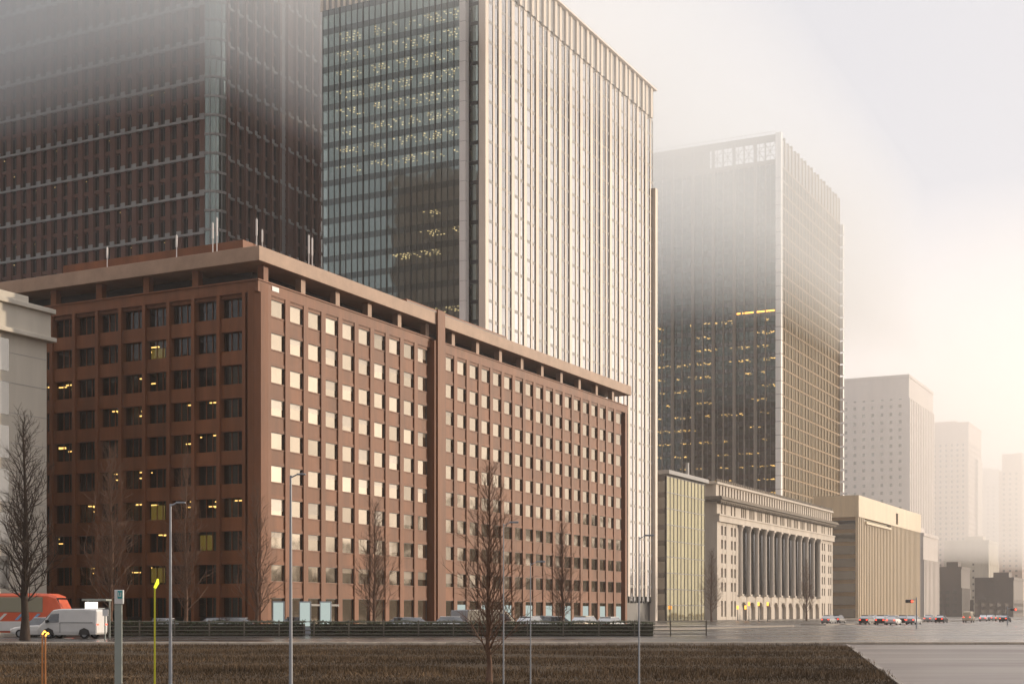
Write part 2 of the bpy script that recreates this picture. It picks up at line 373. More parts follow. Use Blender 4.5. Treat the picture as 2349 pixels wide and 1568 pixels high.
    lamps(t, sp, L_warm, (.16, 1.0))
    for k, j in ((8, 0), (8, 1), (7, 2), (1, 4), (7, 0), (6, 4), (8, 4), (1, 10)):
        b = MB(); b.box(3.6, ys[j]+.4, zt[k]-1.6, 3.7, ys[j]+2.5, zt[k]-.1); b.build('lit_blind', L_room, t)
    return t
red_block()

def brown_tower():
    c = at(497, 280); t = thing('office_tower', 'dark brown brick tower with pale bands and rounded glass corner, its top in added mist', 'tower', c, ROT)
    BAY, F2, H = 2.9, 7.55, 168.0; LX, LY = 38.6, 68.0
    b = MB(); b.box(1.0, 1.0, 0, LX, LY, H); b.build('wall', M_brick, t)
    zs = [H - F2*k for k in range(22)]
    b = MB(); b.box(0.1, 3, H, LX, LY, H+.8); b.build('roof', M_rooft, t)
    # rounded glass corner
    b = MB(); n = 8; r = 2.9
    arc = [(3.0-r*math.cos(a), 3.0-r*math.sin(a)) for a in [math.pi/2*i/n for i in range(n+1)]]
    for k in range(len(zs)):
        for hf in (0, 1):
            z1 = zs[k]-hf*F2/2; z0 = z1-F2/2+.5
            for i in range(n):
                (x0, y0), (x1, y1) = arc[i], arc[i+1]
                b.quad((x0,y0,z0), (x1,y1,z0), (x1,y1,z1), (x0,y0,z1), 0)
    b.build('corner_glazing', [G_teal, M_bandg], t)
    b = MB(); arc2 = [(3.0-(r+.15)*math.cos(a), 3.0-(r+.15)*math.sin(a)) for a in [math.pi/2*i/n for i in range(n+1)]]
    for k in range(len(zs)):
        for hf in (0, 1):
            z1 = zs[k]-hf*F2/2-F2/2+.5; b.prism(arc2+[(3.0, 3.0)], z1-.5, z1)
    for i in (2, 4, 6): b.tube((*arc2[i], 0), (*arc2[i], H), .09, k=6)
    b.build('corner_band', M_bandg, t)
    for j in range(23):                                               # shaded face
        y = 3.0 + j*BAY
        b = MB(); b.box(0, y, 0, .98, y+1.25, H); b.build('pier', M_brick, t)
        b = MB()
        for k in range(len(zs)):
            for hf in (0, 1):
                z1 = zs[k]-hf*F2/2-.55; z0 = z1-F2/2+.75
                b.quad((.7, y+2.05, z0), (.7, y+1.25, z0), (.7, y+1.25, z1), (.7, y+2.05, z1)); b.quad((.7, y+2.9, z0), (.7, y+2.1, z0), (.7, y+2.1, z1), (.7, y+2.9, z1))
        b.build('window_strip', G_brown, t)
    b = MB()
    for j in range(23):
        y = 3.0 + j*BAY
        b.box(.45, y+2.04, 0, .69, y+2.11, H)
        for k in range(len(zs)):
            b.box(.4, y+1.25, zs[k]-F2/2-.2, .69, y+2.9, zs[k]-F2/2+.55, 1)
    b.build('spandrel', [M_mull, M_brick], t)
    for k in range(len(zs)):
        if zs[k] < 25: continue
        b = MB(); b.box(-.10, 3.0, zs[k]-.50, .68, LY, zs[k]-.05)
        for j in range(23): b.box(-.16, 3.05+j*BAY, zs[k]-.55, .5, 4.2+j*BAY, zs[k]+.65)
        b.build('floor_band', M_bandg, t)
    for i in range(12):                                               # street face
        x = 3.0 + i*BAY
        b = MB(); b.box(x, 0, 0, x+1.25, .98, H); b.box(x+.2, -.25, 0, x+.6, 0, H); b.build('pier', M_brick, t)
        if i in (6, 7):
            b = MB(); b.box(x+1.25, .35, 0, x+2.9, .98, H)
            for q in range(int(H/1.9)): b.box(x+1.25, .28, q*1.9, x+2.9, .35, q*1.9+1.5)
            b.build('louvre_panel', M_bandg if i == 6 else M_brick, t); continue
        b = MB()
        for k in range(len(zs)):
            for hf in (0, 1):
                z1 = zs[k]-hf*F2/2-.55; z0 = z1-F2/2+.75
                b.quad((x+1.25, .7, z0), (x+2.9, .7, z0), (x+2.9, .7, z1), (x+1.25, .7, z1))
        b.build('window_strip', G_brown, t)
    for k in range(len(zs)):
        if zs[k] < 25: continue
        b = MB(); b.box(3.0, .15, zs[k]-.50, LX, .68, zs[k]-.05)
        for i in range(12): b.box(3.3+i*BAY, -.3, zs[k]-.55, 4.1+i*BAY, .2, zs[k]+.3)
        b.build('floor_band', M_bandg, t)
    sp = []
    for k in range(7, 16):
        for q in range(5):
            j = rnd.randrange(1, 21); sp.append((.64, 3.0+j*BAY+1.6+rnd.random(), zs[k]-.9-rnd.choice((0, F2/2))))
    lamps(t, sp, L_dim, (.05, .30), 'window_lamp')
brown_tower()

def bright_tower():
    c = at(1110, 246); t = thing('office_tower', 'tall tower with beige vertical piers on one face and teal glass on the other', 'tower', c, ROT)
    FL, H, LX, LY, MOD = 3.47, 118.7, 80.6, 33.9, 5.04
    b = MB(); b.box(9, 1.2, 0, LX, LY, H-7); b.box(2.0, 1.2, 0, 9, 3.6, H-7); b.box(2.0, 33.5, 0, 9, LY, H-7)
    b.build('wall', M_rooft, t)
    b = MB(); b.box(2.0, 1.2, H-7, LX, LY, H-6.5); b.build('roof', M_rooft, t)
    nf = int((H-7)/FL); zs = [H-7-FL*k for k in range(nf)]
    b = MB()
    for z in zs: b.box(.12, 4.7, z-.5, 9, 33.5, z)
    b.box(8.9, 4.7, 0, 9.0, 33.5, H-7)
    for y in (9, 14.5, 20, 26): b.box(4, y, 0, 9, y+.2, H-7)
    b.build('room', M_room, t)
    b = MB()                                                          # glass of the shaded face, one pane per mullion bay and storey
    m_ = 1.25; ny = 23
    for z in zs:
        for j in range(ny):
            y = 4.7 + j*m_; b.quad((.05, y+m_-.03, z-FL+.55), (.05, y+.03, z-FL+.55), (.05, y+.03, z-.55), (.05, y+m_-.03, z-.55))
    b.build('glazing', G_teal, t)
    b = MB()
    for z in zs: b.box(.03, 4.7, z-.55, .10, 33.5, z+.55)
    M_sp = glass('spandrel_glass', (.04, .05, .045), .16, (.85, .92, .9), .08)
    b.build('floor_band', M_sp, t)
    b = MB()
    for j in range(ny+1):
        d = .22 if j % 4 == 0 else .10
        b.box(-d, 4.7+j*m_-.035, 0, .02, 4.7+j*m_+.035, H-7+.5)
    b.build('mullion', M_mull, t)
    b = MB(); b.box(-.35, 3.45, 0, .9, 4.65, H+.2)
    for z in zs: b.box(-.37, 3.44, z-.03, .3, 4.66, z+.03, 1)
    b.build('corner_fin', [M_white, M_bandg], t)
    b = MB()
    for z in zs: b.quad((1.6, 3.4, z-FL+.4), (1.6, 0.4, z-FL+.4), (1.6, .4, z-.3), (1.6, 3.4, z-.3)); b.box(1.62, .4, z-.35, 2.0, 3.45, z+.45, 1)
    b.box(1.4, 1.8, 0, 1.55, 1.95, H-7, 1); b.build('corner_glazing', [G_teal, M_dark], t)
    for i in range(16):
        x = .3 + i*MOD
        b = MB(); b.box(x, -.16, 5.5, x+1.15, 1.15, H-7+.2); b.box(x+3.05, -.08, 5.5, x+3.6, 1.15, H-7+.2); b.build('pier', M_pier, t)
        b = MB()
        for z in zs:
            if z < 6: continue
            for a0, a1 in ((1.15, 3.05), (3.6, 5.04)):
                b.quad((x+a0+.30, .03, z-FL+.36), (x+a1-.05, .03, z-FL+.36), (x+a1-.05, .03, z-.2), (x+a0+.30, .03, z-.2))
                b.box(x+a0, .01, z-.2, x+a1, 1.1, z+.36, 1)
            b.box(x+1.15, -.01, z-FL, x+1.50, .6, z, 2); b.box(x+3.6, -.01, z-FL, x+3.88, .6, z, 2); b.box(x+4.86, -.012, z-FL, x+5.04, .6, z, 2)
        b.build('window_strip', [G_t2, M_bandg, M_dark, M_pier], t)
    b = MB(); b.box(LX-.1, -.75, 0, LX+1.2, LY, H-22); b.build('end_fin', M_pier, t)
    b = MB()                                                          # crown of closer fins above the main piers
    for i in range(32):
        x = .3 + i*MOD/2; b.box(x, -.55 if i % 2 else -.35, H-7+.22, x+.95, .3, H-.3)
    b.box(.3, -.2, H-6.4, LX, .25, H-.5, 1); b.box(0.0, -1.0, H-.3, LX+.4, LY, H)
    for j in range(24): b.box(.1, 4.8+j*m_, H-6.4, .4, 5.3+j*m_, H-.3)
    b.box(.42, 4.7, H-6.4, .6, LY, H-.3, 1)
    b.build('crown', [M_pier, M_bandg], t)
    b = MB(); b.box(.2, .6, 0, LX, 1.15, 5.5); b.build('ground_floor_glazing', M_dark, t)
    sp = []
    def row(z, groups, p):
        for y0, y1 in groups:
            y = y0
            while y < y1:
                for x in (.8, 1.7, 2.7, 3.8):
                    if rnd.random() < p: sp.append((x, y+rnd.uniform(-.1, .1), z-.52))
                y += .75
    for k in range(1, 9): row(zs[k], ((5.3, 8.6), (10, 13.4), (15, 18.8), (21, 24.5), (27, 31)), .5)
    for k, gr in ((11, ((10.2, 13),)), (12, ((10, 13.2), (5.4, 7))), (16, ((10, 13.2), (5.6, 8.4))), (17, ((11, 13), (5.6, 7.2))), (13, ((10, 13.4), (15, 19))), (20, ((6, 10),))): row(zs[k], gr, .7)
    for k in range(1, 22, 2):
        for q in range(2): sp.append((2.3, .9+q*.6, zs[k]-.5))
    lamps(t, sp, L_cool, (.22, .30))
bright_tower()

def slate_tower():
    c = at(1790, 480); t = thing('office_tower', 'tower with white corner strip and open lattice crown behind the columned bank', 'tower', c, ROT)
    FL, H, LX, LY = 4.56, 163.6, 83.0, 62.0; HC = H-10.5
    b = MB(); b.box(10, 1.2, 0, LX, LY, HC); b.box(1.0, 1.2, 0, 10, 1.6, HC); b.build('wall', M_rooft, t)
    b = MB(); b.box(.9, 1.0, HC, LX, LY, HC+.5); b.build('roof', M_rooft, t)
    nf = int(HC/FL); zs = [HC-FL*k for k in range(nf)]
    b = MB()
    for z in zs: b.box(.3, 1.6, z-.7, 10, LY, z)
    b.box(9.9, 1.6, 0, 10, LY, HC)
    for y in (8, 16, 24, 34, 46): b.box(5, y, 0, 10, y+.3, HC)
    b.build('room', M_room, t)
    b = MB()
    for z in zs:
        for j in range(33):
            y = 1.6 + j*1.865; b.quad((.1, y+1.8, z-FL+.9), (.1, y+.05, z-FL+.9), (.1, y+.05, z-.7), (.1, y+1.8, z-.7))
            b.quad((.1, y+1.8, z-.66), (.1, y+.05, z-.66), (.1, y+.05, z+.86), (.1, y+1.8, z+.86), 1)
    b.build('glazing', [G_slate, G_dark], t)
    M_lp = mat('taupe_pier', (.20, .165, .135), .55, .35, var=.12, scale=.3, stretch=STR)
    for j in range(9):
        y = 1.6 + j*7.46
        b = MB(); b.box(-.7, y+6.5, 0, .1, y+7.5, H-.5); b.box(-.35, y+3.3, 0, .1, y+3.7, H-.5); b.build('pier', M_lp, t)
    b = MB()
    for j in range(33): b.box(-.18, 1.6+j*1.865-.05, 0, .08, 1.6+j*1.865+.05, HC)
    b.build('mullion', M_mull, t)
    b = MB()
    for i, z in enumerate(zs): b.box(-.75, -.45, z-FL+.1, 1.2, 1.45, z-.12); b.box(-.6, -.3, z-.12, 1.1, 1.3, z+.1, 1)
    b.box(-.75, -.45, HC-.1, 1.2, 1.45, H+.3); b.build('corner_fin', [M_white, M_bandg], t)
    b = MB()
    for i, z in enumerate(zs): b.box(LX-.9, -1.3, z-FL+.6, LX+.9, 1.2, z-.3)
    b.build('end_fin', M_white, t)
    NB = 18; BW = (LX-2.2)/NB
    for i in range(NB+1):
        x = 1.3 + i*BW
        b = MB(); b.box(x-.30, -.08, 0, x+.30, 1.2, H if i % 2 else H-.5); b.build('fin', M_fin, t)
    b = MB()
    for z in zs:
        for i in range(NB):
            x = 1.3 + i*BW
            for h_ in (0, .5):
                b.quad((x+.35+h_*(BW-.7)+.06, .13, z-FL+.5), (x+.35+(h_+.5)*(BW-.7)-.06, .13, z-FL+.5), (x+.35+(h_+.5)*(BW-.7)-.06, .13, z-.3), (x+.35+h_*(BW-.7)+.06, .13, z-.3))
    b.build('glazing', G_gold, t)
    b = MB()
    for z in zs: b.box(1.65, -.0, z-.28, LX-.95, 1.1, z+.28)
    for i in range(NB): b.box(1.3+(i+.5)*BW-.12, .02, 0, 1.3+(i+.5)*BW+.12, .68, HC)
    b.build('floor_band', M_fin, t)
    b = MB()                                                          # crown: lattice open to the sky near the corner, louvred behind
    b.box(-.5, 1.45, H-2.6, 0, LY, H-.2); b.box(-.3, 1.45, HC+.5, .0, LY, HC+2.0)
    for j in range(33):
        y = 1.6 + j*1.865; b.box(-.2, y-.07, HC+2, .0, y+.07, H-2.6)
    for z in (HC+3.4, HC+5, HC+6.4): b.box(-.25, 1.45, z, -.05, LY, z+.14)
    for j in range(6):
        y = 1.6+j*3.73; b.tube((-.1, y, HC+2), (-.1, y+3.73, H-2.6), .12, k=5); b.tube((-.1, y+3.73, HC+2), (-.1, y, H-2.6), .12, k=5)
    for q in range(14): b.box(.1, 25, HC+.7+q*.7, .4, LY, HC+1.3+q*.7, 0)
    b.box(.45, 25, HC+.6, .6, LY, H-1, 1)
    for i in range(NB): b.box(1.65+i*BW, .3, HC, 1.3+(i+1)*BW-.35, .6, H-1.2, 0)
    for j in range(36): b.box(-.3, 1.6+j*1.7, H-.2, -.2, 1.68+j*1.7, H+1.0)
    b.box(-.32, 1.5, H+.9, -.2, LY, H+1.0)
    b.build('crown', [M_lp, M_dark], t)
    z = EYE+(HV-712)*480/PX
    for y0, y1 in ((1.9, 8.1), (9.0, 13.2), (13.9, 15.2)):
        b = MB(); b.box(-.24, y0, z, -.19, y1, z+.5); b.build('light_strip', L_amber, t)
    sp = []
    for k in range(11, nf-3):
        for g_ in range(15):
            if rnd.random() < .55:
                y0 = 2.4 + g_*2.9
                for q in range(rnd.randint(3, 8)): sp.append((rnd.uniform(.9, 5.5), y0+rnd.uniform(0, 1.9), zs[k]-.72))
    lamps(t, sp, L_warm, (.35, .45))
slate_tower()

def glass_block():
    c = at(1530, 326); t = thing('glass_building', 'low green glass building with pale flat roof beside the columned bank', 'office building', c, ROT)
    H, LX, LY = 34.6, 26.6, 20.0
    b = MB(); b.box(.5, .6, 0, LX, LY, H-1.2); b.build('wall', M_rooft, t)
    b = MB(); b.box(-1.0, -.9, H-.9, LX+.2, LY, H); b.box(.2, .2, H-1.2, LX, LY, H-.9); b.box(17, 1, H, 17.8, 1.6, H+3.4); b.build('roof', M_bandg, t)
    b = MB(); b2 = MB(); nx = 11; w_ = LX/nx
    for i in range(nx):
        for k in range(9):
            b.quad((i*w_+.05, .12, k*3.7+.1), ((i+1)*w_-.05, .12, k*3.7+.1), ((i+1)*w_-.05, .12, k*3.7+3.6), (i*w_+.05, .12, k*3.7+3.6))
    b.build('glazing', G_green, t)
    for i in range(nx+1): b2.box(i*w_-.06, .02, 0, i*w_+.06, .28, H-1.2)
    for k in range(10): b2.box(0, .06, k*3.7-.1, LX, .27, min(k*3.7+.1, H-1.3))
    b2.build('mullion', M_mull, t)
    b = MB()
    for k in range(9):
        b.box(.0, .6, k*3.7+2.6, .5, LY, k*3.7+3.7); b.box(.2, .6, k*3.7, .45, LY, k*3.7+2.6, 1)
    b.build('side_band', [M_rooft, G_dark], t)
glass_block()

def columned_bank():
    c = at(1645, 358); t = thing('bank_building', 'pale stone classical building with a row of giant columns and dark cornice', 'bank', c, ROT)
    LX, LY = 117.0, 40.0; H = 35.2
    b = MB(); b.box(0, .9, 0, LX, LY, 31); b.box(.5, 1.2, 31, LX-.5, LY, H); b.build('wall', M_stone, t)
    b = MB(); b.box(17.5, .55, 6.5, 100, .92, 24.6); b.build('recess_glazing', G_dark, t)
    win = []
    for p0, p1 in ((0, 17.5), (100, 117)):                             # end pavilions
        b = MB(); cols = [p0+3.2, p0+5.9, p0+11.2, p0+13.9]
        edges = [p0] + [v for cc in cols for v in (cc, cc+1.5)] + [p1]
        for i in range(0, len(edges), 2): b.box(edges[i], 0, 0, edges[i+1], .88, 25)
        rows = [1.0, 7.4, 11.0, 14.6, 18.2, 21.7]
        for cc in cols:
            zz = 0
            for z in rows: b.box(cc, .05, zz, cc+1.5, .88, z); zz = z + (2.3 if z > 2 else 4.0); win.append((cc, z, 1.5, zz-z))
            b.box(cc, .05, zz, cc+1.5, .88, 25)
        b.build('pavilion', M_stone, t)
    b = MB()
    for i in range(11):                                               # arcaded base
        x = 17.5 + i*7.5
        b.box(x, 0, 0, x+2.4, .88, 6.4); b.box(x+2.4, .1, 4.9, x+7.5, .88, 6.4)
        for q in range(6):
            a0 = math.pi*q/6; xa = x+4.95-2.55*math.cos(a0+math.pi/12); b.box(xa-.5, .08, 3.2+1.6*math.sin(a0+math.pi/12), xa+.5, .86, 5.0)
    b.build('arcade', M_stone, t)
    for i in range(12):
        x = 18.5 + i*7.3
        b = MB(); b.tube((x, -.15, 6.9), (x, -.15, 23.3), .68, .58, 20); b.box(x-.85, -1.0, 6.4, x+.85, .5, 6.9)
        b.tube((x, -.15, 23.3), (x, -.15, 24.5), .6, .92, 12); b.box(x-.95, -1.1, 24.5, x+.95, .5, 25)
        b.build('column', M_stone, t)
    b = MB(); b.box(-.1, -.6, 25, LX+.1, .88, 26.5); b.box(-.3, -.8, 26.5, LX+.3, .88, 26.9)
    xw = [x for i in range(11) for x in (19.9+i*7.3, 21.6+i*7.3, 23.3+i*7.3)] + [3.2, 5.9, 11.2, 13.9, 103.2, 105.9, 111.2, 113.9]
    xw.sort(); pv = 0
    for x in xw: b.box(pv, .05, 26.9, x, .88, 30); win.append((x, 27.2, 1.1, 2.5)); pv = x+1.1
    b.box(pv, .05, 26.9, LX, .88, 30); b.build('entablature', M_stone, t)
    b = MB(); b.box(-.8, -1.2, 30, LX+.8, LY, 30.45, 0); b.box(-1.3, -1.8, 30.45, LX+1.3, LY, 30.9); b.box(-1.0, -1.5, 30.9, LX+1, LY, 31.3, 0)
    for i in range(80): b.box(i*1.46, -1.15, 29.6, i*1.46+.7, .1, 30)
    M_cor = mat('dark_cornice', (.20, .165, .13), .8, .3, var=.2, scale=.4)  # darker than the wall stone
    b.build('cornice', M_cor, t)
    b = MB(); pv = 0
    xs2 = [2.2+i*2.45 for i in range(47)]
    for x in xs2: b.box(pv, .3, 31.3, x, 1.18, 34.4); win.append((x, 31.9, 1.2, 2.3)); pv = x+1.2; b.box(x, .35, 34.2, x+1.2, 1.18, 34.4)
    b.box(pv, .3, 31.3, LX, 1.18, 34.4); b.box(-.3, -.2, 34.4, LX+.3, LY, 34.9); b.build('attic', M_stone, t)
    b = MB(); b.box(0, -.1, 34.9, LX, .4, 35.1)
    for i in range(78): b.prism([(i*1.5, -.1), (i*1.5+.7, -.1), (i*1.5+.7, .4), (i*1.5, .4)], 35.1, 35.7)
    b.build('roof_cresting', M_cor, t)
    rest = MB()
    for n, (x, z, ww, hh) in enumerate(win):
        y = 1.15 if z > 31 else .80
        if n < 90:
            b = MB(); b.box(0, 0, 0, ww, .06, hh); o = b.build('window', G_dark, t); o.location = (x, y, z)
        else: rest.box(x, y, z, x+ww, y+.06, z+hh)
    tag(rest.build('window', G_dark, t), kind='stuff')
columned_bank()

def striped_hall():
    c = at(1970, 495); t = thing('striped_building', 'golden building with close vertical fins and a plain bright parapet', 'office building', c, ROT)
    H, LX, LY = 42.9, 112.0, 16.0
    b = MB(); b.box(.4, 1.2, 0, LX, LY, H-1); b.build('wall', M_fin, t)
    b = MB(); b.box(0, 0, 35.4, 62, 1.15, H); b.box(66, 0, 35.4, LX, 1.15, H); b.box(62, 0, 35.4, 66, 1.15, 36.2); b.box(62, 0, 40.5, 66, 1.15, H); b.box(0, 1.15, H-1, LX, LY, H-.5)
    b.box(-.05, 1.2, 35.4, .38, LY, H); b.build('parapet', M_gfin, t)
    b = MB(); b.box(62, .8, 36.2, 66, 1.1, 40.5); b.build('vent_opening', M_dark, t)
    b = MB(); b.box(10, -.5, 33.4, 52, 1.1, 34.2); b.build('canopy_strip', M_gfin, t)
    for i in range(44):
        b = MB(); x = i*2.55+.2; b.box(x, .1, 0, x+.8, 1.18, 33.4 if 10 < x < 52 else 35.38); b.build('fin', M_gfin, t)
    b = MB(); b.box(.5, .9, 0, LX, 1.1, 35.2); b.build('glazing', G_gold, t)
    b = MB()
    for k in range(8): b.box(.1, 1.3, k*4.4+.4, .36, LY, k*4.4+3.4)
    b.build('side_glazing', G_dark, t)
striped_hall()

def grid_tower(name, label, u, Y, H, LX, LY, M, fl, bay, ww, wh, strips, cat='tower', extra=None):
    c = at(u, Y); t = thing(name, label, cat, c, ROT)
    b = MB(); b.box(.6, .6, 0, LX, LY, H-2); b.build('wall', M, t)
    b = MB(); b.box(-.3, -.3, H-1.5, LX, LY, H); b.box(0, 0, H-2, LX, LY, H-1.5); b.box(LX*.3, LY*.2, H, LX*.6, LY*.6, H+3); b.build('roof', M, t)
    b = MB(); top = H-12; nf = int(top/fl)
    xs = [i*bay for i in range(int(LX/bay)+1)]; ys = [j*bay for j in range(int(LY/bay)+1)]
    b.box(0, 0, top, LX, .58, H-2); b.box(0, .58, top, .58, LY, H-2)
    for x in xs: b.box(x, 0 if not strips else -.5, 0, x+bay-ww, .58, top)
    for y in ys: b.box(0, y+.6, 0, .58, y+.6+bay-ww, top)
    for k in range(nf+1):
        z = k*fl
        b.box(.1, .08 if not strips else .3, z, LX, .57, z+fl-wh); b.box(.08, .6, z, .57, LY, z+fl-wh)
    b.build('facade_grid', M, t)
    b = MB(); b.quad((.1, .5, 0), (LX, .5, 0), (LX, .5, top), (.1, .5, top)); b.quad((.5, LY, 0), (.5, .6, 0), (.5, .6, top), (.5, LY, top)); b.build('glazing', G_far, t)
    if extra: extra(t)
    return t
def mast(t):
    b = MB(); b.tube((6, 37, 121), (6, 37, 131), .45, .3, 6); b.tube((6, 37, 131), (6, 37, 139), .2, .1, 6); b.build('mast', M_pale, t)
grid_tower('office_tower', 'pale grey tower with small square windows and roof mast, fading in haze', 2085, 722, 123, 66, 62, M_pale, 4.0, 4.6, 1.5, 1.7, True, extra=mast)
def balc(t):
    b = MB()
    for k in range(24): b.box(26, -2.0, 10+k*4, 46, -.3, 11.4+k*4)
    b.box(26, -1.7, 0, 46, -.35, 104); b.build('balcony_stack', M_pale, t)
grid_tower('apartment_tower', 'pinkish tower with a stack of balconies on its sunny corner', 2222, 924, 126, 52, 52, M_pink, 3.4, 3.6, 1.4, 1.6, False, extra=balc)
grid_tower('office_tower', 'short pale stepped tower between the balcony tower and the picture edge', 2292, 1150, 118, 60, 40, M_pale, 3.6, 4.5, 1.6, 1.6, False)
grid_tower('office_tower', 'pinkish slab tower cut by the right edge of the picture', 2345, 1000, 114, 80, 13.5, M_pink, 3.6, 4.2, 1.6, 1.6, False)
M_dk = mat('dark_cladding', (.085, .06, .05), .6, .3, var=.15, scale=.2, stretch=STR)
grid_tower('office_building', 'dark brown low block at the foot of the balcony tower', 2205, 800, 28, 30, 16, M_dk, 3.6, 4.0, 2.2, 1.8, True, 'office building')
grid_tower('office_building', 'low cream block with flat front under the stepped tower', 2268, 860, 46, 40, 26, M_wstone, 4, 9, 1.2, 1.2, False, 'office building')
grid_tower('office_building', 'grey fluted low block between the golden fins and the dark block', 2118, 640, 38, 36, 18, M_pale, 4, 3.2, 1.6, 2.6, True, 'office building')
grid_tower('office_building', 'low dark block at the right edge under the pinkish slab', 2325, 760, 21, 40, 20, M_dk, 3.6, 4.0, 2.2, 1.8, False, 'office building')

def white_corner():
    c = at(107, 132); t = thing('stone_building', 'cream stone building with heavy roof ledge at the left edge', 'building', c, ROT)
    H = 30.2
    b = MB(); b.box(-40, 0, 0, 0, 74, H-3.2)  # depth out of view lengthened to shade the red block's side
    for k in range(10): b.box(-40, -.02, 1+k*2.7, .02, 0, 1.04+k*2.7, 1)
    b.build('wall', [M_wstone, M_bandg], t)
    b = MB(); b.box(-40, -.7, H-3.2, .6, 74.6, H-2.8); b.box(-40, -.3, H-2.8, .25, 74.3, H-.6); b.box(-40, -.65, H-.6, .55, 74.5, H-.15); b.box(-40, -.3, H-.15, -2.5, 70, H+.5)
    b.build('cornice', M_wstone, t, bevel=.05)
    b = MB()
    for k in range(1, 7): b.box(-7.6, -.03, k*3.9+.2, -4.6, .02, k*3.9+3.1)
    b.build('window', G_dark, t)
white_corner()
grid_tower('office_tower', 'tall brown tower out of frame, mirrored in the teal glass face', CU - 230.6/70.4*PX, 70.4, 158, 40, 30, M_dk, 4, 5, 2.6, 2, False)

# ------------------------------------------------------------------ pavements, hedge, railing
def strip(name, s0, s1, l0, l1, z, m):
    S = Vector((STREET[0], STREET[1], 0)); L = Vector((STREET[1], -STREET[0], 0)); b = MB()
    p = [S*s0+L*l0, S*s0+L*l1, S*s1+L*l1, S*s1+L*l0]; b.prism([(q.x, q.y) for q in p], 0, z); return tag(b.build(name, m), kind='structure')
strip('pavement', 106, 205, -82.2, -76.5, .13, M_pave); strip('pavement', 216, 620, -114.8, -106, .13, M_pave)
def lane(s0, s1, l0, l1, z, b):
    S = Vector((STREET[0], STREET[1], 0)); L = Vector((STREET[1], -STREET[0], 0))
    p = [S*s0+L*l0, S*s0+L*l1, S*s1+L*l1, S*s1+L*l0]; b.quad(*[(q.x, q.y, z) for q in p])
b = MB()
for l in (-70, -66.4, -49, -45.4):
    for i in range(70): lane(120+i*9, 124.5+i*9, l, l+.22, .008, b)
for l in (-74.5, -60.5, -54.5, -41): lane(112, 900, l, l+.2, .008, b)
for i in range(22): lane(206, 211, -75+i*1.6, -74.2+i*1.6, .009, b)
for i in range(22): lane(302, 307, -75+i*1.6, -74.2+i*1.6, .009, b)
tag(b.build('street_markings', M_line), kind='structure')
strip('median', 218, 300, -59.5, -55.5, .16, M_pave); strip('median', 312, 620, -59.5, -55.5, .16, M_pave); strip('median', 130, 200, -59.5, -55.5, .16, M_pave)
M_leaf = mat('hedge_leaf', (.045, .052, .020), .7, .3, var=.4, scale=3, island=.5)
M_twig = mat('hedge_twig', (.05, .04, .025), .8, .2)
def hedge(x0, x1, y0, y1, h, label):
    t = thing('hedge', label, 'hedge', ((x0+x1)/2, (y0+y1)/2, 0)); L = (x1-x0)/2; D = (y1-y0)/2
    b = MB(); b.box(-L+.1, -D+.1, 0, L-.1, D-.1, h-.15); b.build('branches', M_twig, t)
    b = MB()
    for i in range(int(L*2*230)):
        x = rnd.uniform(-L, L); y = rnd.uniform(-D, D); z = rnd.uniform(.03, h)
        f = rnd.random()
        if f < .5: z = h + rnd.gauss(0, .05) + .05*math.sin(x*1.7)
        else: y = -D + rnd.gauss(0, .05)
        a = Vector((rnd.gauss(0,1), rnd.gauss(0,1), rnd.gauss(0,1))).normalized()*rnd.uniform(.05, .10); c2 = a.orthogonal().normalized()*rnd.uniform(.03, .06)
        p = Vector((x, y, z)); b.quad(p-a, p-c2, p+a, p+c2)
    b.build('leaves', M_leaf, t)
hedge(at(245, 118).x, at(700, 118).x, 117.4, 118.8, 1.15, 'clipped dark hedge behind the railing, left of the tall grey pole')
hedge(at(712, 118).x, at(1500, 118).x, 117.4, 118.8, 1.15, 'long clipped dark hedge behind the railing below the window grid')
M_rail = mat('railing_paint', (.13, .11, .08), .5, .4, var=.2, scale=2)
def railing(x0, x1, Y, label):
    t = thing('railing', label, 'railing', ((x0+x1)/2, Y, 0)); L = (x1-x0)/2
    n = int(2*L/2.6)
    for i in range(n+1):
        b = MB(); x = -L+2*L*i/n; b.box(x-.05, -.05, 0, x+.05, .05, 1.28); b.tube((x, 0, 1.28), (x, 0, 1.36), .06, .02, 6); b.build('post', M_rail, t)
    for z in (.2, .5, .8, 1.2):
        b = MB(); b.tube((-L, 0, z), (L, 0, z), .035, k=6); b.build('rail', M_rail, t)
railing(at(240, 115.6).x, at(1120, 115.6).x, 115.6, 'low metal railing with four bars in front of the hedge')
railing(at(1128, 115.6).x, at(1620, 115.6).x, 115.6, 'low metal railing running on to the right past the hedge end')

